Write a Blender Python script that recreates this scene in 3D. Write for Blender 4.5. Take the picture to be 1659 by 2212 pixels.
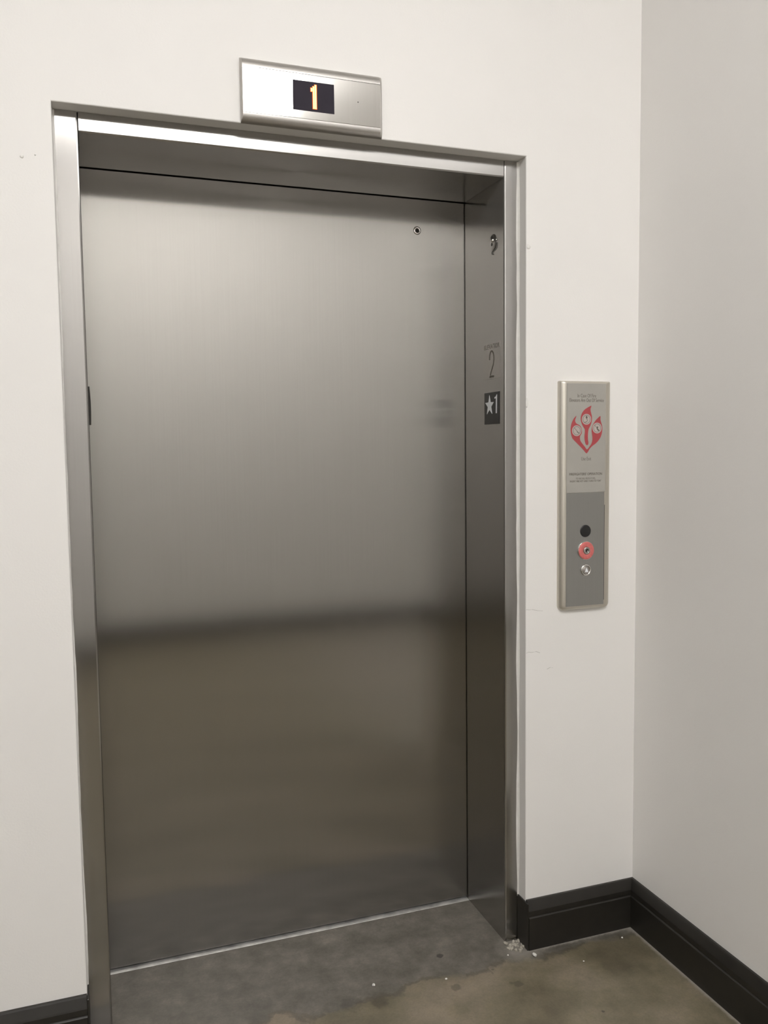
import bpy, bmesh, math, random
from mathutils import Vector, Matrix

for o in list(bpy.data.objects):
    bpy.data.objects.remove(o, do_unlink=True)
scene = bpy.context.scene
COL = scene.collection
random.seed(7)

# ---------------------------------------------------------------- camera
cam_d = bpy.data.cameras.new('camera')
cam = bpy.data.objects.new('camera', cam_d)
COL.objects.link(cam)
cam.location = (-0.00924, -2.02385, 1.41558)
cam.rotation_euler = (1.494767, 0.012006, -0.339711)
cam_d.sensor_fit = 'HORIZONTAL'
cam_d.sensor_width = 36.0
cam_d.lens = 1816.148 / 1659.0 * 36.0
cam_d.clip_start = 0.02
scene.camera = cam

# ---------------------------------------------------------------- world / exposure
world = bpy.data.worlds.new('world')
scene.world = world
world.use_nodes = True
world.node_tree.nodes['Background'].inputs[0].default_value = (0.02, 0.02, 0.02, 1)
world.node_tree.nodes['Background'].inputs[1].default_value = 0.2
vs = scene.view_settings
vs.view_transform = 'Standard'
vs.look = 'None'
vs.gamma = 1.0
vs.use_curve_mapping = False
vs.exposure = -0.12
LIGHT_MAIN = 20.5       # emission of the ceiling light in front of the elevator
LIGHT_FAR = 5.0        # emission of the light at the right end
LIGHT_LEFT = 9.5        # emission of the light farther left

# ---------------------------------------------------------------- main dimensions (metres)
H = 2.134               # clear height of the elevator opening
W = 1.071               # clear width
D1 = 0.0426             # set-back of the steel frame behind the wall face
D2 = 0.2955             # plane of the door panel
OPEN_L, OPEN_R, OPEN_T = -0.0535, 1.1135, 2.178   # drywall opening
XR = 1.470              # right wall
XL = -4.6
XE = 4.6                # far right end of the lobby, past the stub wall
YS = -0.66              # where the stub wall ends and the lobby opens to the right
YB = -3.75              # opposite wall
ZC = 3.47               # ceiling
BB_H, BB_T = 0.140, 0.020


# ================================================================ helpers
def mat_new(name):
    m = bpy.data.materials.new(name)
    m.use_nodes = True
    nt = m.node_tree
    return m, nt, nt.nodes['Principled BSDF']


def simple(name, col, rough=0.5, metal=0.0, emit=None, strength=0.0, noise=0.0, scale=40.0):
    m, nt, p = mat_new(name)
    p.inputs['Base Color'].default_value = (*col, 1)
    p.inputs['Roughness'].default_value = rough
    p.inputs['Metallic'].default_value = metal
    if emit:
        p.inputs['Emission Color'].default_value = (*emit, 1)
        p.inputs['Emission Strength'].default_value = strength
    if noise:
        tc = nt.nodes.new('ShaderNodeNewGeometry')
        n = nt.nodes.new('ShaderNodeTexNoise')
        n.inputs['Scale'].default_value = scale
        n.inputs['Detail'].default_value = 5
        r = nt.nodes.new('ShaderNodeValToRGB')
        r.color_ramp.elements[0].position = 0.3
        r.color_ramp.elements[1].position = 0.7
        r.color_ramp.elements[0].color = (*[c * (1 - noise) for c in col], 1)
        r.color_ramp.elements[1].color = (*[min(1, c * (1 + noise)) for c in col], 1)
        nt.links.new(tc.outputs['Position'], n.inputs['Vector'])
        nt.links.new(n.outputs['Fac'], r.inputs['Fac'])
        nt.links.new(r.outputs['Color'], p.inputs['Base Color'])
    return m


def paint(name, col, bump=0.12):
    m, nt, p = mat_new(name)
    p.inputs['Roughness'].default_value = 0.62
    geo = nt.nodes.new('ShaderNodeNewGeometry')
    n = nt.nodes.new('ShaderNodeTexNoise')
    n.inputs['Scale'].default_value = 220
    n.inputs['Detail'].default_value = 3
    nt.links.new(geo.outputs['Position'], n.inputs['Vector'])
    b = nt.nodes.new('ShaderNodeBump')
    b.inputs['Strength'].default_value = bump
    b.inputs['Distance'].default_value = 0.0015
    nt.links.new(n.outputs['Fac'], b.inputs['Height'])
    nt.links.new(b.outputs['Normal'], p.inputs['Normal'])
    n2 = nt.nodes.new('ShaderNodeTexNoise')
    n2.inputs['Scale'].default_value = 1.7
    n2.inputs['Detail'].default_value = 6
    nt.links.new(geo.outputs['Position'], n2.inputs['Vector'])
    r = nt.nodes.new('ShaderNodeValToRGB')
    r.color_ramp.elements[0].position = 0.25
    r.color_ramp.elements[1].position = 0.75
    r.color_ramp.elements[0].color = (*[c * 0.985 for c in col], 1)
    r.color_ramp.elements[1].color = (*[min(1, c * 1.015) for c in col], 1)
    nt.links.new(n2.outputs['Fac'], r.inputs['Fac'])
    nt.links.new(r.outputs['Color'], p.inputs['Base Color'])
    return m


def brushed(name, col, rough=0.24, aniso=0.6, grain=(260, 260, 2.5), amount=0.02):
    """stainless steel with a vertical grain"""
    m, nt, p = mat_new(name)
    p.inputs['Metallic'].default_value = 1.0
    p.inputs['Anisotropic'].default_value = aniso
    geo = nt.nodes.new('ShaderNodeNewGeometry')
    mp = nt.nodes.new('ShaderNodeMapping')
    mp.inputs['Scale'].default_value = grain
    nt.links.new(geo.outputs['Position'], mp.inputs['Vector'])
    n = nt.nodes.new('ShaderNodeTexNoise')
    n.inputs['Scale'].default_value = 1.0
    n.inputs['Detail'].default_value = 3
    nt.links.new(mp.outputs['Vector'], n.inputs['Vector'])
    r = nt.nodes.new('ShaderNodeValToRGB')
    r.color_ramp.elements[0].position = 0.25
    r.color_ramp.elements[1].position = 0.75
    r.color_ramp.elements[0].color = (*[c * (1 - amount) for c in col], 1)
    r.color_ramp.elements[1].color = (*[c * (1 + amount) for c in col], 1)
    nt.links.new(n.outputs['Fac'], r.inputs['Fac'])
    nt.links.new(r.outputs['Color'], p.inputs['Base Color'])
    p.inputs['Roughness'].default_value = rough
    t = nt.nodes.new('ShaderNodeTangent')
    t.direction_type = 'RADIAL'
    t.axis = 'Z'
    nt.links.new(t.outputs['Tangent'], p.inputs['Tangent'])
    return m


def concrete(name):
    m, nt, p = mat_new(name)
    N, Lk = nt.nodes, nt.links
    geo = N.new('ShaderNodeNewGeometry')
    sep = N.new('ShaderNodeSeparateXYZ')
    Lk.new(geo.outputs['Position'], sep.inputs['Vector'])

    def noise(scale, detail, rough=0.55, dist=0.0):
        n = N.new('ShaderNodeTexNoise')
        n.inputs['Scale'].default_value = scale
        n.inputs['Detail'].default_value = detail
        n.inputs['Roughness'].default_value = rough
        n.inputs['Distortion'].default_value = dist
        Lk.new(geo.outputs['Position'], n.inputs['Vector'])
        return n.outputs['Fac']

    def ramp(fac, stops):
        r = N.new('ShaderNodeValToRGB')
        e = r.color_ramp.elements
        while len(e) < len(stops):
            e.new(0.5)
        for k, (pos, c) in enumerate(stops):
            e[k].position = pos
            e[k].color = (*c, 1)
        Lk.new(fac, r.inputs['Fac'])
        return r.outputs['Color']

    def math_(op, a, b=None, clamp=False):
        n = N.new('ShaderNodeMath')
        n.operation = op
        n.use_clamp = clamp
        for i, s in enumerate((a, b)):
            if s is None:
                continue
            if isinstance(s, (int, float)):
                n.inputs[i].default_value = s
            else:
                Lk.new(s, n.inputs[i])
        return n.outputs[0]

    def mix(fac, a, b, mode='MIX'):
        n = N.new('ShaderNodeMix')
        n.data_type = 'RGBA'
        n.blend_type = mode
        if isinstance(fac, (int, float)):
            n.inputs[0].default_value = fac
        else:
            Lk.new(fac, n.inputs[0])
        for idx, s in ((6, a), (7, b)):
            if isinstance(s, tuple):
                n.inputs[idx].default_value = (*s, 1)
            else:
                Lk.new(s, n.inputs[idx])
        return n.outputs[2]

    big = noise(3.6, 9, 0.62, 0.1)
    mid = noise(14, 10, 0.68, 0.0)
    fine = noise(160, 4, 0.7)
    hall = ramp(big, [(0.36, (0.108, 0.091, 0.058)), (0.5, (0.168, 0.145, 0.096)), (0.64, (0.235, 0.195, 0.145))])
    alc = ramp(mid, [(0.34, (0.104, 0.094, 0.076)), (0.5, (0.132, 0.120, 0.100)), (0.68, (0.176, 0.161, 0.139))])
    # the patch inside the recess is a greyer pour with a wandering edge
    edge = math_('ADD', sep.outputs['Y'], math_('MULTIPLY', math_('SUBTRACT', noise(6, 5, 0.6), 0.5), 0.20))
    mr = N.new('ShaderNodeMapRange')
    mr.inputs['From Min'].default_value = -0.062
    mr.inputs['From Max'].default_value = -0.040
    Lk.new(edge, mr.inputs['Value'])
    col = mix(mr.outputs['Result'], hall, alc)
    # a grimy broken line where the two pours meet
    ridge = math_('MULTIPLY', mr.outputs['Result'], math_('SUBTRACT', 1.0, mr.outputs['Result']))
    ridge = math_('MULTIPLY', math_('MULTIPLY', ridge, 3.0), math_('GREATER_THAN', noise(9, 3), 0.48), True)
    col = mix(math_('MULTIPLY', ridge, 0.6), col, (0.055, 0.045, 0.032))
    blot = ramp(mid, [(0.36, (0.80, 0.81, 0.78)), (0.52, (1.0, 1.0, 1.0)), (0.68, (1.18, 1.16, 1.13))])
    col = mix(0.8, col, blot, 'MULTIPLY')
    spk = ramp(fine, [(0.3, (0.80, 0.80, 0.80)), (0.7, (1.18, 1.18, 1.18))])
    col = mix(0.6, col, spk, 'MULTIPLY')
    # drips and stains
    for (sx, sy, r, dark) in ((0.870, 0.047, 0.010, 0.35), (0.855, -0.094, 0.014, 0.62), (1.016, -0.138, 0.013, 0.66),
                              (1.000, -0.128, 0.006, 0.7), (1.162, -0.309, 0.004, 0.4), (0.980, -0.06, 0.004, 0.6),
                              (0.579, -0.063, 0.03, 0.72), (0.648, -0.080, 0.022, 0.75), (0.36, 0.02, 0.03, 0.85)):
        d = N.new('ShaderNodeVectorMath')
        d.operation = 'DISTANCE'
        Lk.new(geo.outputs['Position'], d.inputs[0])
        d.inputs[1].default_value = (sx, sy, 0)
        dd = math_('ADD', d.outputs['Value'], math_('MULTIPLY', math_('SUBTRACT', noise(90, 4), 0.5), r * 1.1))
        k = N.new('ShaderNodeMapRange')
        k.inputs['From Min'].default_value = r * 0.8
        k.inputs['From Max'].default_value = r * 1.15
        k.inputs['To Min'].default_value = dark
        k.inputs['To Max'].default_value = 1.0
        Lk.new(dd, k.inputs['Value'])
        c = N.new('ShaderNodeCombineColor')
        for i in range(3):
            Lk.new(k.outputs['Result'], c.inputs[i])
        col = mix(1.0, col, c.outputs['Color'], 'MULTIPLY')
    # pale grout dust left along the baseboards and the foot of the frame
    dust_n = noise(45, 5, 0.65)

    def band(sock, lo, hi):
        k = N.new('ShaderNodeMapRange')
        k.inputs['From Min'].default_value = lo
        k.inputs['From Max'].default_value = hi
        Lk.new(sock, k.inputs['Value'])
        return k.outputs['Result']
    bx = band(math_('ADD', sep.outputs['X'], math_('MULTIPLY', math_('SUBTRACT', dust_n, 0.5), 0.018)), XR - BB_T - 0.012, XR - BB_T - 0.003)
    by = band(math_('ADD', sep.outputs['Y'], math_('MULTIPLY', math_('SUBTRACT', dust_n, 0.5), 0.026)), -BB_T - 0.010, -BB_T - 0.001)
    by = math_('MULTIPLY', by, math_('GREATER_THAN', sep.outputs['X'], OPEN_R + 0.01))
    bc = band(math_('ADD', math_('ADD', sep.outputs['X'], sep.outputs['Y']), math_('MULTIPLY', math_('SUBTRACT', dust_n, 0.5), 0.02)), XR - 0.075, XR - 0.055)
    dust = math_('MAXIMUM', math_('MAXIMUM', bx, by), bc)
    d = N.new('ShaderNodeVectorMath')
    d.operation = 'DISTANCE'
    Lk.new(geo.outputs['Position'], d.inputs[0])
    d.inputs[1].default_value = (1.098, 0.0, 0)
    foot = band(math_('ADD', d.outputs['Value'], math_('MULTIPLY', math_('SUBTRACT', dust_n, 0.5), 0.06)), 0.075, 0.03)
    dust = math_('MAXIMUM', dust, math_('MULTIPLY', foot, 0.7))
    col = mix(math_('MULTIPLY', dust, 0.75), col, (0.34, 0.315, 0.28))
    Lk.new(col, p.inputs['Base Color'])
    rg = N.new('ShaderNodeMapRange')
    rg.inputs['To Min'].default_value = 0.30
    rg.inputs['To Max'].default_value = 0.55
    Lk.new(mid, rg.inputs['Value'])
    Lk.new(rg.outputs['Result'], p.inputs['Roughness'])
    b = N.new('ShaderNodeBump')
    b.inputs['Strength'].default_value = 0.25
    b.inputs['Distance'].default_value = 0.002
    Lk.new(mid, b.inputs['Height'])
    Lk.new(b.outputs['Normal'], p.inputs['Normal'])
    return m


M = {}
M['wall'] = paint('wall_paint', (0.82, 0.803, 0.778))
M['wall_back'] = paint('back_wall_paint', (0.80, 0.785, 0.765))
M['wall_end'] = paint('end_wall_paint', (0.30, 0.295, 0.285))  # unseen end walls, given grey to cut light bouncing back
M['ceiling'] = paint('ceiling_paint', (0.78, 0.77, 0.75))
M['floor'] = concrete('stained_concrete')
M['base'] = simple('dark_baseboard_paint', (0.017, 0.015, 0.012), 0.40, noise=0.15, scale=30)
M['door'] = brushed('door_steel', (0.43, 0.418, 0.396), 0.20, 1.0)
M['frame'] = brushed('frame_steel', (0.45, 0.44, 0.425), 0.21, 0.95)
M['plate'] = brushed('fixture_steel', (0.74, 0.725, 0.70), 0.09, 0.0)
M['housing'] = brushed('fixture_housing_steel', (0.52, 0.50, 0.475), 0.42, 0.0)
M['station'] = brushed('station_housing_steel', (0.63, 0.60, 0.535), 0.45, 0.0)
M['panel'] = brushed('station_steel', (0.40, 0.40, 0.385), 0.30, 0.0)
M['sign'] = simple('sign_grey', (0.42, 0.405, 0.37), 0.45, 0.3, noise=0.03, scale=20)
M['number'] = brushed('number_plate_steel', (0.45, 0.435, 0.415), 0.23, 0.8)
M['sill'] = simple('sill_aluminium', (0.40, 0.395, 0.38), 0.42, 0.45, noise=0.3, scale=25)
M['black'] = simple('black_plastic', (0.012, 0.012, 0.012), 0.35, noise=0.1)
M['dark'] = simple('dark_gap', (0.02, 0.018, 0.014), 0.7, noise=0.1)
M['screen'] = simple('smoked_screen', (0.036, 0.031, 0.042), 0.75, noise=0.05)
M['screen'].node_tree.nodes['Principled BSDF'].inputs['Specular IOR Level'].default_value = 0.15
M['led_edge'] = simple('led_orange', (0.3, 0.03, 0.0), 0.5, emit=(1.0, 0.10, 0.01), strength=1.6, noise=0.05)
M['led'] = simple('led_amber', (0.5, 0.2, 0.0), 0.5, emit=(1.0, 0.60, 0.16), strength=4.5, noise=0.05)
M['chrome'] = simple('polished_chrome', (0.75, 0.74, 0.72), 0.10, 1.0, noise=0.02)
M['red'] = simple('print_red', (0.40, 0.062, 0.070), 0.5, noise=0.05)
M['ring_red'] = simple('key_ring_red', (0.62, 0.155, 0.145), 0.35, noise=0.12, scale=150)
M['pale'] = simple('print_pale', (0.47, 0.41, 0.385), 0.5, noise=0.03)
M['ink'] = simple('print_dark_ink', (0.085, 0.075, 0.055), 0.55, noise=0.08)
M['ink_soft'] = simple('print_grey_ink', (0.17, 0.155, 0.13), 0.55, noise=0.08)
M['white'] = simple('print_white', (0.76, 0.78, 0.80), 0.5, noise=0.03)
M['caulk'] = simple('painted_caulk', (0.78, 0.765, 0.73), 0.55, noise=0.05)
M['grout'] = simple('crumbled_grout', (0.42, 0.39, 0.33), 0.85, noise=0.3, scale=120)
M['crumb'] = simple('plaster_white', (0.72, 0.70, 0.66), 0.8, noise=0.15, scale=200)
M['lock'] = simple('lock_steel', (0.45, 0.42, 0.40), 0.3, 0.9, noise=0.1)
M['diffuser'] = simple('light_diffuser', (0.9, 0.9, 0.9), 0.5, emit=(1.0, 0.982, 0.968), strength=LIGHT_MAIN)
M['diffuser_far'] = simple('light_diffuser_corridor', (0.9, 0.9, 0.9), 0.5, emit=(1.0, 0.982, 0.968), strength=LIGHT_FAR)
M['diffuser_left'] = simple('light_diffuser_left', (0.9, 0.9, 0.9), 0.5, emit=(1.0, 0.982, 0.968), strength=LIGHT_LEFT)
M['white_metal'] = simple('white_enamel', (0.8, 0.8, 0.78), 0.4, noise=0.02)


def link(name, me, m, parent=None):
    o = bpy.data.objects.new(name, me)
    COL.objects.link(o)
    if m is not None and not me.materials:
        me.materials.append(m)
    if parent is not None:
        o.parent = parent
        if parent.type == 'EMPTY':      # parts are modelled in world space
            o.matrix_parent_inverse = Matrix.Translation(-parent.location)
    return o


def obj(name, bm, m, parent=None, smooth=False):
    bmesh.ops.recalc_face_normals(bm, faces=bm.faces)
    me = bpy.data.meshes.new(name)
    bm.to_mesh(me)
    bm.free()
    if smooth:
        for f in me.polygons:
            f.use_smooth = True
        if smooth == 'sharp':
            me.set_sharp_from_angle(angle=math.radians(38))
    return link(name, me, m, parent)


def add_box(bm, x0, x1, y0, y1, z0, z1, bevel=0.0, seg=2):
    r = bmesh.ops.create_cube(bm, size=1.0)
    vsx = r['verts']
    for vtx in vsx:
        vtx.co = Vector(((x0 + x1) / 2 + vtx.co.x * (x1 - x0), (y0 + y1) / 2 + vtx.co.y * (y1 - y0), (z0 + z1) / 2 + vtx.co.z * (z1 - z0)))
    if bevel:
        es = set(e for vtx in vsx for e in vtx.link_edges)
        bmesh.ops.bevel(bm, geom=list(es), offset=bevel, segments=seg, profile=0.5, affect='EDGES')


def box(name, m, parent, x0, x1, y0, y1, z0, z1, bevel=0.0, seg=2):
    bm = bmesh.new()
    add_box(bm, x0, x1, y0, y1, z0, z1, bevel, seg)
    return obj(name, bm, m, parent)


def prism(name, m, parent, pts, to3, depth):
    """flat outline pts (u, v) given thickness; to3(u, v, d) gives the world point"""
    bm = bmesh.new()
    f = [bm.verts.new(to3(u, v, depth)) for u, v in pts]
    b = [bm.verts.new(to3(u, v, 0)) for u, v in pts]
    n = len(pts)
    f1 = bm.faces.new(f)
    f2 = bm.faces.new(b[::-1])
    for i in range(n):
        bm.faces.new((f[i], b[i], b[(i + 1) % n], f[(i + 1) % n]))
    bm.normal_update()
    bmesh.ops.triangulate(bm, faces=[f1, f2], ngon_method='EAR_CLIP')
    return obj(name, bm, m, parent)


def extrude_profile(name, m, parent, prof, to3, a0, a1, cap=True, miter0=None, miter1=None):
    """prof: closed outline (u, v); swept between a0 and a1; miterN(u) shifts an end"""
    bm = bmesh.new()
    A = [bm.verts.new(to3(u, v, a0 + (miter0(u) if miter0 else 0))) for u, v in prof]
    B = [bm.verts.new(to3(u, v, a1 + (miter1(u) if miter1 else 0))) for u, v in prof]
    n = len(prof)
    for i in range(n):
        bm.faces.new((A[i], A[(i + 1) % n], B[(i + 1) % n], B[i]))
    if cap:
        c1 = bm.faces.new(A[::-1])
        c2 = bm.faces.new(B)
        bm.normal_update()
        bmesh.ops.triangulate(bm, faces=[c1, c2], ngon_method='EAR_CLIP')
    return obj(name, bm, m, parent)


def lathe(name, m, parent, prof, centre, axis, seg=32, smooth=True):
    """prof: (radius, height) pairs; axis 'y-' points to -y, 'x-' to -x, 'z' up"""
    bm = bmesh.new()
    rings = []
    for r, h in prof:
        ring = []
        if r < 1e-7:
            ring = [None]
        for k in range(seg if r >= 1e-7 else 1):
            t = 2 * math.pi * k / seg
            a, b = r * math.cos(t), r * math.sin(t)
            if axis == 'y-':
                co = Vector((a, -h, b))
            elif axis == 'x-':
                co = Vector((-h, a, b))
            else:
                co = Vector((a, b, h))
            vtx = bm.verts.new(Vector(centre) + co)
            if ring == [None]:
                ring = [vtx]
            else:
                ring.append(vtx)
        rings.append(ring)
    for A, B in zip(rings, rings[1:]):
        for k in range(seg):
            k2 = (k + 1) % seg
            if len(A) == 1 and len(B) == 1:
                continue
            if len(A) == 1:
                bm.faces.new((A[0], B[k], B[k2]))
            elif len(B) == 1:
                bm.faces.new((A[k], B[0], A[k2]))
            else:
                bm.faces.new((A[k], B[k], B[k2], A[k2]))
    return obj(name, bm, m, parent, smooth)


def tube(name, m, parent, pts, r, seg=8):
    bm = bmesh.new()
    pts = [Vector(p) for p in pts]
    rings = []
    for i, p in enumerate(pts):
        d = (pts[min(i + 1, len(pts) - 1)] - pts[max(i - 1, 0)]).normalized()
        a = d.cross(Vector((1, 0, 0)))
        if a.length < 0.1:
            a = d.cross(Vector((0, 1, 0)))
        a.normalize()
        b = d.cross(a)
        rings.append([bm.verts.new(p + r * (math.cos(2 * math.pi * k / seg) * a + math.sin(2 * math.pi * k / seg) * b)) for k in range(seg)])
    for A, B in zip(rings, rings[1:]):
        for k in range(seg):
            bm.faces.new((A[k], B[k], B[(k + 1) % seg], A[(k + 1) % seg]))
    bm.faces.new(rings[0][::-1])
    bm.faces.new(rings[-1])
    return obj(name, bm, m, parent, True)


def empty(name, loc):
    o = bpy.data.objects.new(name, None)
    o.empty_display_size = 0.05
    COL.objects.link(o)
    o.location = loc
    return o


def tag(o, label, cat=None, kind=None, group=None):
    o['label'] = label
    if cat:
        o['category'] = cat
    if kind:
        o['kind'] = kind
    if group:
        o['group'] = group
    return o


def text_mesh(name, body, m, parent, to_mat, x0, x1, z0, z1, depth=0.0003):
    """lettering fitted into the box x0..x1, z0..z1 of the plane given by to_mat"""
    cu = bpy.data.curves.new('lettering', 'FONT')
    cu.body = body
    cu.resolution_u = 3
    tmp = bpy.data.objects.new('lettering', cu)
    COL.objects.link(tmp)
    dg = bpy.context.evaluated_depsgraph_get()
    dg.update()
    me = bpy.data.meshes.new_from_object(tmp.evaluated_get(dg))
    bpy.data.objects.remove(tmp, do_unlink=True)
    xs = [v.co.x for v in me.vertices]
    ys = [v.co.y for v in me.vertices]
    sx = (x1 - x0) / (max(xs) - min(xs))
    sy = (z1 - z0) / (max(ys) - min(ys))
    mx, my = min(xs), min(ys)
    bm = bmesh.new()
    bm.from_mesh(me)
    for v in bm.verts:
        v.co = Vector((x0 + (v.co.x - mx) * sx, z0 + (v.co.y - my) * sy, 0))
    r = bmesh.ops.extrude_face_region(bm, geom=bm.faces[:])
    for g in r['geom']:
        if isinstance(g, bmesh.types.BMVert):
            g.co.z += depth
    bm.transform(to_mat)
    bpy.data.meshes.remove(me)
    return obj(name, bm, m, parent)


def facing_room(y):      # plane that looks towards -y: u -> x, v -> z
    return Matrix(((1, 0, 0, 0), (0, 0, -1, y), (0, 1, 0, 0), (0, 0, 0, 1)))


def facing_left(x):      # plane that looks towards -x: u -> -y, v -> z
    return Matrix(((0, 0, -1, x), (-1, 0, 0, 0), (0, 1, 0, 0), (0, 0, 0, 1)))


# ================================================================ the setting
fl = box('floor', M['floor'], None, XL - 0.1, XE + 0.1, YB - 0.1, 0.60, -0.10, 0.0)
tag(fl, 'mottled olive grey polished concrete floor with stains', 'floor', 'structure')
ce = box('ceiling', M['ceiling'], None, XL - 0.1, XE + 0.1, YB - 0.1, 0.60, ZC, ZC + 0.1)
tag(ce, 'off white ceiling over the elevator lobby', 'ceiling', 'structure')

# front wall with the opening, its corners softly rounded as taped drywall is
bm = bmesh.new()
WT = 0.275
out = [(XL, 0.0), (OPEN_L, 0.0), (OPEN_L, OPEN_T), (OPEN_R, OPEN_T), (OPEN_R, 0.0), (XR, 0.0), (XR, ZC), (XL, ZC)]
F = [bm.verts.new((x, 0, z)) for x, z in out]
B = [bm.verts.new((x, WT, z)) for x, z in out]
n = len(out)
f1 = bm.faces.new(F)
f2 = bm.faces.new(B[::-1])
for i in range(n):
    bm.faces.new((F[i], B[i], B[(i + 1) % n], F[(i + 1) % n]))
edges = []
for a, b in ((1, 2), (2, 3), (3, 4)):
    edges += [e for e in F[a].link_edges if e.other_vert(F[a]) is F[b]]
bm.normal_update()
bmesh.ops.bevel(bm, geom=edges, offset=0.003, segments=3, profile=0.5, affect='EDGES')
bmesh.ops.triangulate(bm, faces=[f for f in bm.faces if len(f.verts) > 4])
wf = obj('wall_front', bm, M['wall'])
tag(wf, 'white painted drywall around the elevator opening', 'wall', 'structure')
wr = box('wall_right', M['wall'], None, XR, XR + 0.12, YS, 0.275, 0.0, ZC)
tag(wr, 'white painted side wall right of the call panel', 'wall', 'structure')
wl = box('wall_left', M['wall_end'], None, XL - 0.1, XL, YB, 0.275, 0.0, ZC)
tag(wl, 'unseen grey end wall far left of the elevator', 'wall', 'structure')
o = box('wall_right_return', M['wall'], None, XR + 0.12, XE, YS, YS + 0.12, 0.0, ZC)
tag(o, 'white painted wall turning right past the call panel alcove', 'wall', 'structure')
o = box('wall_right_end', M['wall_end'], None, XE, XE + 0.1, YB, YS + 0.12, 0.0, ZC)
tag(o, 'unseen grey end wall far right of the elevator', 'wall', 'structure')
wb = box('wall_back', M['wall_back'], None, XL, XE, YB - 0.1, YB, 0.0, ZC)
tag(wb, 'grey beige painted wall opposite the elevator', 'wall', 'structure')
sh = box('wall_shaft', M['dark'], None, XL, XR, 0.42, 0.50, 0.0, ZC)
tag(sh, 'unlit wall of the elevator shaft behind the door', 'wall', 'structure')

# small blobs of paint and hairline scuffs on the front wall
for (x, z, w, h) in ((1.1205, 1.945, 0.006, 0.007), (1.1160, 1.5325, 0.004, 0.013), (-0.117, 2.054, 0.004, 0.004), (-0.09, 2.06, 0.002, 0.002)):
    bm = bmesh.new()
    bmesh.ops.create_icosphere(bm, subdivisions=2, radius=1.0)
    for v in bm.verts:
        v.co *= 1 + 0.25 * (random.random() - 0.5)
        v.co = Vector((x + v.co.x * w, v.co.y * 0.0022, z + v.co.z * h))
    obj('paint_blob', bm, M['caulk'], wf, True)
for pts in ([(1.1150, 0.968), (1.124, 0.9665), (1.134, 0.9668), (1.150, 0.9625), (1.166, 0.961)],
            [(1.1150, 0.8465), (1.122, 0.8485), (1.133, 0.847), (1.146, 0.848), (1.158, 0.8435)],
            [(1.180, 0.795), (1.190, 0.799), (1.198, 0.797)]):
    tube('hairline_crack', M['ink_soft'], wf, [(x, 0.0001, z) for x, z in pts], 0.00035, 6)

# baseboards with a bevelled cap and a groove under it: u = distance out of the wall, v = height
BBP = [(0, 0), (0.0195, 0), (0.0200, 0.0006), (0.0200, 0.0930), (0.0185, 0.0950), (0.0165, 0.0965), (0.0165, 0.0990), (0.0185, 0.1000),
       (0.0185, 0.1130), (0.0170, 0.1170), (0.0085, 0.1365), (0.0065, 0.1400), (0, 0.1400)]
o = extrude_profile('baseboard_front_right', M['base'], None, BBP, lambda u, v, a: (a, -u, v), OPEN_R + 0.001, XR, miter1=lambda u: -u)
tag(o, 'short dark baseboard below the call panel', 'baseboard', 'structure')
box('return_piece', M['base'], o, OPEN_R - 0.004, OPEN_R + 0.0008, -0.0185, D1 - 0.001, 0.0, 0.136, 0.001, 1)
o = extrude_profile('baseboard_front_left', M['base'], None, BBP, lambda u, v, a: (a, -u, v), XL, OPEN_L - 0.001, miter0=lambda u: u)
tag(o, 'dark baseboard left of the elevator frame', 'baseboard', 'structure')
box('return_piece', M['base'], o, OPEN_L - 0.0008, OPEN_L + 0.004, -0.0185, D1 - 0.001, 0.0, 0.136, 0.001, 1)
o = extrude_profile('baseboard_right', M['base'], None, BBP, lambda u, v, a: (XR - u, a, v), 0.0, YS, miter0=lambda u: -u, miter1=lambda u: -u)
tag(o, 'dark baseboard running along the right side wall', 'baseboard', 'structure')
o = extrude_profile('baseboard_right_return', M['base'], None, BBP, lambda u, v, a: (a, YS - u, v), XR, XE, miter0=lambda u: -u, miter1=lambda u: -u)
tag(o, 'dark baseboard turning right past the end of the side wall', 'baseboard', 'structure')
o = extrude_profile('baseboard_right_end', M['base'], None, BBP, lambda u, v, a: (XE - u, a, v), YS, YB, miter0=lambda u: -u, miter1=lambda u: u)
tag(o, 'dark baseboard of the far right end wall', 'baseboard', 'structure')
o = extrude_profile('baseboard_back', M['base'], None, BBP, lambda u, v, a: (a, YB + u, v), XL, XE, miter0=lambda u: u, miter1=lambda u: -u)
tag(o, 'dark baseboard of the opposite wall, mirrored in the elevator door', 'baseboard', 'structure')
o = extrude_profile('baseboard_left', M['base'], None, BBP, lambda u, v, a: (XL + u, a, v), 0.0, YB, miter0=lambda u: -u, miter1=lambda u: u)
tag(o, 'dark baseboard of the far left end wall', 'baseboard', 'structure')

# ---------------------------------------------------------------- stainless frame of the elevator opening
JB = D2 - 0.005         # back of the jambs, a running gap before the door
trim = tag(empty('trim_1', (W / 2, D1, 0)), 'brushed stainless steel frame lining the elevator opening', 'door frame', 'structure')


def jamb(name, x_out, x_in):
    s = 1 if x_in > x_out else -1
    c = 0.0045
    prof = [(x_out, D1), (x_in - s * c, D1), (x_in - s * c * 0.35, D1 + c * 0.30), (x_in, D1 + c), (x_in, JB), (x_out, JB)]
    return extrude_profile(name, M['frame'], trim, prof, lambda u, v, a: (u, v, a), 0.0, OPEN_T - 0.0005)


jamb('jamb', OPEN_L + 0.0015, 0.0)
jamb('jamb', OPEN_R - 0.0015, W)
# head between the jambs
c = 0.003
hp = [(D1 + 0.0012, OPEN_T - 0.0005), (D1 + 0.0012, H + c), (D1 + 0.0012 + c, H), (JB - 0.003, H), (JB - 0.003, OPEN_T - 0.0005)]
extrude_profile('head', M['frame'], trim, hp, lambda u, v, a: (a, u, v), 0.0012, W - 0.0008)


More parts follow.
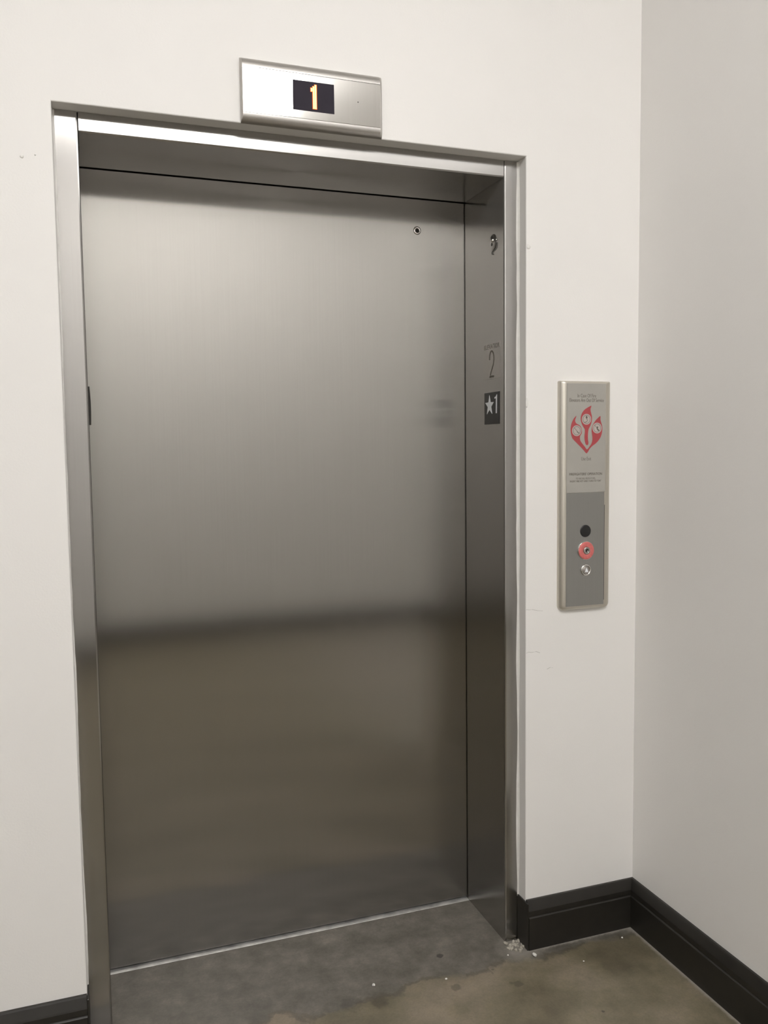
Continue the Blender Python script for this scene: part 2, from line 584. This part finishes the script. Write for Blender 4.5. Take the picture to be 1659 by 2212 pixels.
# caulk between the frame and the plaster, of uneven width
def caulk(name, x, sgn, z0, z1, wmin, wmax, m):
    bm = bmesh.new()
    prev = None
    k = 60
    w = (wmin + wmax) / 2
    for i in range(k + 1):
        z = z0 + (z1 - z0) * i / k
        w = min(wmax, max(wmin, w + random.uniform(-0.0012, 0.0012)))
        ring = [bm.verts.new(p) for p in ((x, D1 + 0.0005, z), (x, D1 - w * 1.2, z), (x + sgn * w * 0.45, D1 - w * 0.5, z), (x + sgn * w, D1 + 0.0002, z))]
        if prev:
            for j in range(4):
                bm.faces.new((prev[j], prev[(j + 1) % 4], ring[(j + 1) % 4], ring[j]))
        else:
            bm.faces.new(ring[::-1])
        prev = ring
    bm.faces.new(prev)
    return obj(name, bm, m, trim)


caulk('caulk_bead', OPEN_R, -1, 0.13, OPEN_T - 0.002, 0.002, 0.007, M['caulk'])
caulk('caulk_bead', OPEN_L, 1, 0.13, OPEN_T - 0.002, 0.0015, 0.005, M['caulk'])

# crumbled grout under the right jamb
bm = bmesh.new()
for i in range(46):
    x = random.uniform(1.062, 1.114)
    y = random.uniform(0.005, D1 - 0.002) if random.random() < 0.7 else random.uniform(-0.012, 0.01)
    r = random.uniform(0.0018, 0.0055)
    res = bmesh.ops.create_icosphere(bm, subdivisions=1, radius=r, matrix=Matrix.Translation((x, y, r * 0.35)))
    for v in res['verts']:
        v.co += Vector((random.uniform(-1, 1), random.uniform(-1, 1), random.uniform(-1, 1))) * r * 0.3
        v.co.z = max(0.0, v.co.z)
g = obj('crumbled_grout', bm, M['grout'], trim)
g['kind'] = 'stuff'

# ---------------------------------------------------------------- the door
door = tag(empty('door_1', (W / 2, D2, 0)), 'closed brushed stainless steel elevator door, single sliding panel', 'elevator door', 'structure')
pn = box('door_panel', M['door'], door, -0.045, W + 0.045, D2, D2 + 0.032, 0.007, 2.165, 0.0015, 1)
# key escutcheon of the emergency release
esc = lathe('key_escutcheon', M['chrome'], door, [(0.0052, -0.002), (0.0052, 0.0012), (0.0068, 0.0026), (0.0095, 0.0026), (0.0112, 0.0014), (0.0118, 0.0)],
            (0.9204, D2, 2.0439), 'y-')
lathe('keyhole', M['dark'], esc, [(0.0, 0.0006), (0.0053, 0.0006), (0.0053, -0.001)], (0.9204, D2, 2.0439), 'y-')
# thin dark strip at the left edge of the door
bm = bmesh.new()
prev = None
for i in range(9):
    t = i / 8
    z = 1.484 + 0.099 * t
    w = 0.0014 + 0.0024 * math.sin(math.pi * min(1, t * 0.8 + 0.15))
    ring = [bm.verts.new(p) for p in ((0.0012, D2 + 0.0002, z), (0.0012, D2 - 0.0012, z), (0.0030 + w, D2 - 0.0012, z), (0.0030 + w, D2 + 0.0002, z))]
    if prev:
        for j in range(4):
            bm.faces.new((prev[j], prev[(j + 1) % 4], ring[(j + 1) % 4], ring[j]))
    else:
        bm.faces.new(ring[::-1])
    prev = ring
bm.faces.new(prev)
obj('dark_edge_strip', bm, M['dark'], door)

# sill strip at the foot of the door
sp = [(D2 - 0.0135, 0.0), (D2 - 0.0125, 0.0016), (D2 - 0.008, 0.0020), (D2 - 0.0072, 0.0014), (D2 - 0.0064, 0.0020), (D2 - 0.0005, 0.0024), (D2 + 0.03, 0.0024), (D2 + 0.03, 0.0)]
o = extrude_profile('door_sill', M['sill'], None, sp, lambda u, v, a: (a, u, v), 0.001, W - 0.001)
tag(o, 'thin worn aluminium sill strip at the foot of the elevator door', 'sill')

# ---------------------------------------------------------------- floor position indicator above the door
FI = tag(empty('floor_indicator', (0.533, 0.0, 2.177)), 'stainless steel floor indicator showing a lit 1 above the elevator door', 'indicator')
FY = -0.018
ZT, ZB, zt, zb = 2.325, 2.1775, 2.3015, 2.197
arc_t = [(FY * math.sin(t), zt + (ZT - zt) * math.cos(t)) for t in [math.pi / 2 * k / 8 for k in range(9)]]
arc_t = [(y, z) for y, z in arc_t]
arc_b = [(FY * math.sin(t), zb - (zb - ZB) * math.cos(t)) for t in [math.pi / 2 * k / 8 for k in range(8, -1, -1)]]
prof = arc_t + arc_b
bm = bmesh.new()
x0, x1 = 0.3600, 0.7085
rows = []
for (xx, k) in ((x0, 0.70), (x0 + 0.0030, 1.0), (x1 - 0.0075, 1.0), (x1, 0.45)):
    rows.append([bm.verts.new((xx, y * k, z)) for y, z in prof])
for A, Bq in zip(rows, rows[1:]):
    for i in range(len(prof)):
        j = (i + 1) % len(prof)
        bm.faces.new((A[i], A[j], Bq[j], Bq[i]))
bm.faces.new(rows[0][::-1])
bm.faces.new(rows[-1])
obj('housing', bm, M['housing'], FI, 'sharp')
fp = box('face_plate', M['plate'], FI, 0.3632, 0.7005, FY - 0.0012, FY + 0.002, zb + 0.001, zt - 0.0018, 0.0004, 1)
box('seam', M['dark'], FI, 0.40, 0.7010, FY - 0.0002, FY + 0.001, zt - 0.0019, zt - 0.0005)
sc = box('display_screen', M['screen'], FI, 0.4817, 0.5829, FY - 0.0020, FY + 0.001, 2.2165, 2.2846, 0.0003, 1)
lathe('pinhole', M['dark'], FI, [(0.0, 0.0014), (0.0013, 0.0014), (0.0015, 0.001)], (0.6430, FY, 2.2521), 'y-', 12)
# amber dot matrix digit 1
bmE, bmC = bmesh.new(), bmesh.new()
pitch = 0.00395
rowsN = 14
ztop = 2.2760
for r in range(rowsN):
    cols = [0]
    if r >= 1:
        cols.append(-1)
    if r in (2, 3):
        cols.append(-2)
    for cc in cols:
        x = 0.5368 + cc * 0.0047
        z = ztop - r * pitch
        add_box(bmE, x - 0.0033, x + 0.0033, FY - 0.0024, FY - 0.0015, z - 0.0028, z + 0.0028)
        add_box(bmC, x - 0.0018, x + 0.0018, FY - 0.0029, FY - 0.0020, z - 0.0018, z + 0.0018)
dg_ = obj('lit_digit', bmE, M['led_edge'], sc)
dg_['label'] = 'amber dot matrix figure 1'
obj('led_dots', bmC, M['led'], sc)

# ---------------------------------------------------------------- hall call station
CP = tag(empty('call_panel', (1.293, 0.0, 0.958)), 'tall stainless steel elevator call panel with red fire notice on the wall', 'call panel')
PX0, PX1, PZ0, PZ1 = 1.2105, 1.3755, 0.9575, 1.5925
PY = -0.018


def rrect(x0, x1, z0, z1, rt, rb, k=6):
    pts = []
    for cx, cz, r, a0 in ((x1 - rb, z0 + rb, rb, -90), (x1 - rt, z1 - rt, rt, 0), (x0 + rt, z1 - rt, rt, 90), (x0 + rb, z0 + rb, rb, 180)):
        for i in range(k + 1):
            a = math.radians(a0 + 90 * i / k)
            pts.append((cx + r * math.cos(a), cz + r * math.sin(a)))
    return pts


bm = bmesh.new()
rings = []
for i in range(9):
    t = math.pi / 2 * i / 8
    s, d = 1 - math.cos(t), PY * math.sin(t)
    lw, rw, tw, bw = 0.0175 * s, 0.0235 * s, 0.0065 * s, 0.0115 * s
    rings.append([bm.verts.new((x, d, z)) for x, z in rrect(PX0 + lw, PX1 - rw, PZ0 + bw, PZ1 - tw, 0.004, 0.016 * (1 - 0.75 * s))])
for A, Bq in zip(rings, rings[1:]):
    for i in range(len(A)):
        j = (i + 1) % len(A)
        bm.faces.new((A[i], A[j], Bq[j], Bq[i]))
bm.faces.new(rings[0][::-1])
bm.faces.new(rings[-1])
obj('housing', bm, M['station'], CP, 'sharp')
lo = box('lower_face_plate', M['panel'], CP, 1.2284, 1.3500, PY - 0.0008, PY + 0.002, 0.9700, 1.2858, 0.0003, 1)
box('seam', M['dark'], CP, 1.3501, 1.3513, PY - 0.0004, PY + 0.001, 0.982, 1.250)
sg = box('notice_plate', M['sign'], CP, 1.2284, 1.3520, PY - 0.0014, PY + 0.002, 1.2862, 1.5852, 0.0003, 1)
sg['label'] = 'pale grey fire notice plate'
SY = PY - 0.0014
TM = facing_room(SY)
text_mesh('lettering', 'In Case Of Fire', M['ink_soft'], sg, TM, 1.2617, 1.3204, 1.5470, 1.5568)
text_mesh('lettering', 'Elevators Are Out Of Service', M['ink_soft'], sg, TM, 1.2365, 1.3450, 1.5348, 1.5446)
text_mesh('lettering', 'Use Exit', M['ink_soft'], sg, TM, 1.2745, 1.3058, 1.3747, 1.3843)
text_mesh('lettering', "FIREFIGHTERS' OPERATION", M['ink'], sg, TM, 1.2370, 1.3411, 1.3338, 1.3410)
text_mesh('lettering', 'TO RECALL ELEVATORS,', M['ink_soft'], sg, TM, 1.2575, 1.3203, 1.3220, 1.3276)
text_mesh('lettering', 'INSERT FIRE KEY AND TURN TO "ON"', M['ink_soft'], sg, TM, 1.2390, 1.3384, 1.3150, 1.3206)


def on_sign(base):
    return lambda u, v, d: (u, SY - base - d, v)


def smooth_closed(pts, k=3):
    out = []
    n = len(pts)
    for i in range(n):
        p0, p1, p2, p3 = (Vector(pts[(i + q) % n]) for q in (-1, 0, 1, 2))
        for s in range(k):
            t = s / k
            q = 0.5 * ((2 * p1) + (-p0 + p2) * t + (2 * p0 - 5 * p1 + 4 * p2 - p3) * t * t + (-p0 + 3 * p1 - 3 * p2 + p3) * t ** 3)
            out.append((q.x, q.y))
    return out


OUTER = [(1.2583, 1.4971), (1.2543, 1.4867), (1.2547, 1.4804), (1.2593, 1.4752), (1.2677, 1.4715), (1.2733, 1.4651), (1.2756, 1.4563), (1.2749, 1.4491), (1.2701, 1.4419),
         (1.2698, 1.4339), (1.2717, 1.4275), (1.2792, 1.4186), (1.2867, 1.4105), (1.2915, 1.4048), (1.2971, 1.4087), (1.3008, 1.4135), (1.3064, 1.4207), (1.3095, 1.432),
         (1.3086, 1.4433), (1.3067, 1.4546), (1.3079, 1.4658), (1.3125, 1.4755), (1.3199, 1.4851), (1.3274, 1.4916), (1.3344, 1.4967), (1.3346, 1.4883), (1.336, 1.4819),
         (1.3389, 1.4738), (1.3409, 1.4641), (1.3401, 1.4512), (1.3364, 1.4399), (1.3298, 1.4302), (1.3205, 1.4214), (1.3092, 1.4142), (1.2999, 1.4055), (1.2915, 1.3938),
         (1.2831, 1.4016), (1.2718, 1.4122), (1.2569, 1.4252), (1.2457, 1.4357), (1.241, 1.4501), (1.24, 1.4613), (1.2418, 1.4724), (1.2455, 1.482), (1.2509, 1.4907)]
INNER = [(1.3055, 1.5247), (1.3028, 1.5172), (1.3032, 1.5092), (1.3063, 1.4996), (1.3077, 1.4899), (1.3059, 1.4787), (1.3022, 1.4691), (1.2972, 1.461), (1.2954, 1.4514),
         (1.2949, 1.4418), (1.2952, 1.4305), (1.2968, 1.4224), (1.2942, 1.4168), (1.2904, 1.4169), (1.2867, 1.4225), (1.2844, 1.4322), (1.2839, 1.4418), (1.285, 1.4515),
         (1.2849, 1.4603), (1.2808, 1.4659), (1.2751, 1.4755), (1.2717, 1.4867), (1.2724, 1.4963), (1.2768, 1.5059), (1.2841, 1.5139), (1.2953, 1.5204)]


def grow(pts, r):
    out = []
    n = len(pts)
    area = sum(pts[i][0] * pts[(i + 1) % n][1] - pts[(i + 1) % n][0] * pts[i][1] for i in range(n))
    sgn = 1 if area > 0 else -1
    for i in range(n):
        a, b = Vector(pts[i - 1]), Vector(pts[(i + 1) % n])
        d = (b - a).normalized()
        out.append((pts[i][0] + sgn * d.y * r, pts[i][1] - sgn * d.x * r))
    return out


fl1 = prism('flame', M['red'], sg, smooth_closed(OUTER, 2), on_sign(0.0002), 0.0003)
fl2 = prism('flame', M['red'], sg, smooth_closed(INNER, 2), on_sign(0.0002), 0.0003)
fl1['label'] = 'red forked flame print'
fl2['label'] = 'red middle flame print'


def disc_pts(cx, cz, r, k=28):
    return [(cx + r * math.cos(2 * math.pi * i / k), cz + r * math.sin(2 * math.pi * i / k)) for i in range(k)]


def annulus(name, m, parent, cx, cz, r0, r1, base, depth, k=32):
    bm = bmesh.new()
    f = on_sign(base)
    q = []
    for i in range(k):
        a = 2 * math.pi * i / k
        ca, sa = math.cos(a), math.sin(a)
        q.append([bm.verts.new(f(cx + r * ca, cz + r * sa, d)) for r, d in ((r0, 0), (r0, depth), (r1, depth), (r1, 0))])
    for i in range(k):
        A, Bq = q[i], q[(i + 1) % k]
        for j in range(4):
            bm.faces.new((A[j], A[(j + 1) % 4], Bq[(j + 1) % 4], Bq[j]))
    return obj(name, bm, m, parent)


def stroke(pts, w):
    """a poly-line as a closed outline of width w"""
    Lf, Rt = [], []
    for i, p in enumerate(pts):
        a = Vector(pts[max(0, i - 1)])
        b = Vector(pts[min(len(pts) - 1, i + 1)])
        d = (b - a).normalized()
        Lf.append((p[0] - d.y * w / 2, p[1] + d.x * w / 2))
        Rt.append((p[0] + d.y * w / 2, p[1] - d.x * w / 2))
    return Lf + Rt[::-1]


for k, (cx, cz) in enumerate(((1.2591, 1.4564), (1.2899, 1.4875), (1.3239, 1.4634))):
    par = fl2 if k == 1 else fl1
    prism('symbol_disc', M['pale'], par, disc_pts(cx, cz, 0.0148), on_sign(0.0004), 0.0003)
    annulus('symbol_ring', M['ink_soft'], par, cx, cz, 0.0107, 0.0119, 0.0006, 0.0003)
    if k != 1:
        prism('symbol_bar', M['ink_soft'], par, stroke([(cx - 0.0080, cz + 0.0080), (cx + 0.0080, cz - 0.0080)], 0.0013), on_sign(0.0006), 0.0003)
    if k == 0:
        prism('symbol_figure', M['ink_soft'], par, stroke([(cx + 0.0006, cz - 0.0018), (cx + 0.0045, cz - 0.0055), (cx + 0.0075, cz - 0.0065)], 0.0026), on_sign(0.0007), 0.0003)
    if k == 1:
        prism('symbol_figure', M['ink'], par, [(cx - 0.0012, cz + 0.0092), (cx + 0.0012, cz + 0.0090), (cx + 0.0030, cz + 0.0045), (cx + 0.0008, cz + 0.0005), (cx - 0.0022, cz + 0.0045)],
              on_sign(0.0007), 0.0003)
        prism('symbol_figure', M['ink_soft'], par, stroke([(cx + 0.0005, cz + 0.001), (cx + 0.0028, cz - 0.0022), (cx + 0.0020, cz - 0.0052), (cx - 0.0030, cz - 0.0082), (cx - 0.0068, cz - 0.0085)], 0.0018),
              on_sign(0.0006), 0.0003)
    if k == 2:
        prism('symbol_figure', M['ink'], par, disc_pts(cx + 0.0012, cz + 0.0022, 0.0021, 12), on_sign(0.0007), 0.0003)
        prism('symbol_figure', M['ink'], par, stroke([(cx - 0.0006, cz + 0.0002), (cx + 0.0016, cz - 0.0035), (cx + 0.0052, cz - 0.0078)], 0.0026), on_sign(0.0008), 0.0003)

# fixtures of the lower plate
LY = PY - 0.0008
b1 = lathe('black_lens', M['black'], CP, [(0.0, 0.0020), (0.014, 0.0018), (0.0168, 0.0012), (0.0172, 0.0)], (1.2895, LY, 1.1790), 'y-', 36)
b1['label'] = 'round black lens'
b2 = lathe('key_switch', M['ring_red'], CP, [(0.0108, 0.0046), (0.0120, 0.0052), (0.0225, 0.0048), (0.0245, 0.0034), (0.0250, 0.0)], (1.2908, LY, 1.1244), 'y-', 40)
b2['label'] = 'red ringed fire key switch'
lathe('switch_rim', M['chrome'], b2, [(0.0244, 0.0), (0.0248, 0.0030), (0.0258, 0.0024), (0.0260, 0.0)], (1.2908, LY, 1.1244), 'y-', 40)
lk = lathe('lock_cylinder', M['lock'], b2, [(0.0, 0.0040), (0.0042, 0.0042), (0.0046, 0.0064), (0.0090, 0.0066), (0.0106, 0.0054), (0.0109, 0.0)], (1.2915, LY, 1.1244), 'y-', 32)
annulus('keyway', M['dark'], b2, 1.2925, 1.1250, 0.0030, 0.0046, 0.0, 0.0002, 24).location.y += (LY - 0.0066) - SY
box('key_slot', M['dark'], b2, 1.2918, 1.2932, LY - 0.0048, LY - 0.002, 1.1215, 1.1290)
b3 = lathe('call_button', M['lock'], CP, [(0.0, 0.0028), (0.0100, 0.0028), (0.0108, 0.0022), (0.0112, 0.0008)], (1.2905, LY, 1.0700), 'y-', 36)
b3['label'] = 'round up call button with a pale arrow'
lathe('button_ring', M['chrome'], b3, [(0.0112, 0.0004), (0.0122, 0.0034), (0.0140, 0.0044), (0.0158, 0.0032), (0.0166, 0.0)], (1.2905, LY, 1.0700), 'y-', 40)
prism('up_arrow', M['white'], b3, [(1.2922, 1.0768), (1.2980, 1.0640), (1.2864, 1.0640)], lambda u, v, d: (u, LY - 0.0026 - d, v), 0.0006)

# ---------------------------------------------------------------- signs and fitting on the right jamb
XJ = W
NP = tag(empty('elevator_number_plate', (W, 0.116, 1.6045)), 'grey plate reading ELEVATOR 2 on the right steel jamb', 'sign')
box('plate', M['number'], NP, XJ - 0.0010, XJ + 0.0002, 0.0646, 0.1668, 1.6045, 1.7050, 0.0003, 1)
TJ = facing_left(XJ - 0.0010)
text_mesh('lettering', 'ELEVATOR', M['ink_soft'], NP, TJ, -0.1625, -0.0690, 1.6885, 1.7015)
# the narrow tall 2 with a heavy foot
two = [(-0.1295, 1.6580), (-0.1290, 1.6690), (-0.1255, 1.6780), (-0.1190, 1.6815), (-0.1120, 1.6805), (-0.1060, 1.6740), (-0.1035, 1.6640), (-0.1035, 1.6560), (-0.1065, 1.6450), (-0.1140, 1.6330), (-0.1225, 1.6210), (-0.1275, 1.6120)]
to_j = lambda u, v, d: (XJ - 0.0010 - d, -u, v)
tw = prism('figure_two', M['ink'], NP, stroke(smooth_closed(two, 3)[:-4], 0.0048), to_j, 0.0004)
prism('figure_two', M['ink'], NP, [(-0.1309, 1.6086), (-0.1029, 1.6086), (-0.1029, 1.6140), (-0.1290, 1.6140)], to_j, 0.00045)

SP = tag(empty('floor_star_plate', (W, 0.117, 1.478)), 'small black plate with a white star and 1 on the right steel jamb', 'sign')
box('plate', M['black'], SP, XJ - 0.0012, XJ + 0.0002, 0.0710, 0.1632, 1.4783, 1.5680, 0.0004, 1)
to_s = lambda u, v, d: (XJ - 0.0012 - d, -u, v)
st = []
for k in range(10):
    r = 0.0292 if k % 2 == 0 else 0.0118
    a = math.pi / 2 + k * math.pi / 5
    st.append((-0.1303 + r * math.cos(a) * 0.95, 1.5310 + r * math.sin(a)))
prism('star', M['white'], SP, st, to_s, 0.0005)
prism('figure_one', M['white'], SP, [(-0.0995, 1.5526), (-0.0990, 1.5487), (-0.0908, 1.5500), (-0.0918, 1.5082), (-0.0855, 1.5082), (-0.0840, 1.5600), (-0.0865, 1.5598), (-0.0910, 1.5548)], to_s, 0.0005)

JF = tag(empty('jamb_fitting', (W, 0.108, 1.958)), 'small round metal fitting with a bent wire high on the right steel jamb', 'fitting')
lathe('backing_disc', M['frame'], JF, [(0.0, 0.0012), (0.0205, 0.0012), (0.0220, 0.0)], (XJ, 0.1090, 1.9780), 'x-', 32)
lathe('screw_dome', M['chrome'], JF, [(0.0, 0.0062), (0.0028, 0.0056), (0.0048, 0.0036), (0.0054, 0.0010)], (XJ, 0.1095, 1.9832), 'x-', 20)
lathe('screw_dome', M['chrome'], JF, [(0.0, 0.0036), (0.0016, 0.0032), (0.0028, 0.0018), (0.0030, 0.0008)], (XJ, 0.0875, 1.9800), 'x-', 16)
lathe('screw_hole', M['dark'], JF, [(0.0, 0.0016), (0.0044, 0.0016), (0.0046, 0.0010)], (XJ, 0.1129, 1.9925), 'x-', 16)
lathe('screw_hole', M['dark'], JF, [(0.0, 0.0016), (0.0046, 0.0016), (0.0048, 0.0010)], (XJ, 0.1144, 1.9733), 'x-', 16)
wire = [(0.0870, 1.9725), (0.0865, 1.9660), (0.0890, 1.9600), (0.0950, 1.9560), (0.1030, 1.9545), (0.1095, 1.9528), (0.1122, 1.9495), (0.1110, 1.9462), (0.1080, 1.9448)]
tube('bent_wire', M['dark'], JF, [(XJ - 0.0018, y, z) for y, z in wire], 0.0012)

# ---------------------------------------------------------------- crumbs of plaster on the floor
for i, (x, y, r, lab) in enumerate(((1.117, -0.045, 0.0055, 'largest white plaster crumb on the floor before the baseboard end'),
                                    (1.048, -0.018, 0.0026, 'tiny white plaster crumb on the floor before the right jamb'),
                                    (1.395, -0.058, 0.0024, 'tiny white plaster crumb on the floor in the wall corner'),
                                    (1.230, -0.115, 0.0022, 'tiny white plaster crumb on the floor below the call panel'),
                                    (0.845, -0.055, 0.0032, 'small white plaster crumb near the dark stains on the floor'),
                                    (0.655, -0.012, 0.0040, 'flat pale plaster flake on the floor before the middle of the door'))):
    bm = bmesh.new()
    bmesh.ops.create_icosphere(bm, subdivisions=2, radius=r)
    for v in bm.verts:
        v.co *= 1 + random.uniform(-0.22, 0.22)
        v.co.y *= 1.5 if i == 0 else 1.0
        v.co.z *= 0.7
        v.co += Vector((x, y, 0))
    mz = min(v.co.z for v in bm.verts)
    for v in bm.verts:
        v.co.z -= mz
    tag(obj('plaster_crumb', bm, M['crumb'], None), lab, 'debris', group='plaster crumbs on the floor')


# ---------------------------------------------------------------- ceiling lights
def troffer(x0, x1, y0, y1, m, label):
    t = tag(empty('ceiling_light', ((x0 + x1) / 2, (y0 + y1) / 2, ZC)), label, 'ceiling light', group='ceiling lights of the lobby')
    f = 0.03
    # deep surface mounted fixture: pan on the ceiling and a drop lens that also glows sideways
    box('light_pan', M['white_metal'], t, x0 - f, x1 + f, y0 - f, y1 + f, ZC - 0.05, ZC - 0.0005, 0.004, 1)
    bm = bmesh.new()
    add_box(bm, x0, x1, y0, y1, ZC - 0.22, ZC - 0.0505, 0.012, 2)
    obj('diffuser', bm, m, t)
    return t


troffer(-0.15, 1.07, -2.95, -2.17, M['diffuser'], 'long bright ceiling light before the elevator door')
troffer(2.55, 3.77, -2.95, -2.17, M['diffuser_far'], 'long ceiling light at the right end of the lobby')
troffer(-3.05, -1.83, -2.95, -2.17, M['diffuser_left'], 'long ceiling light farther left along the lobby')
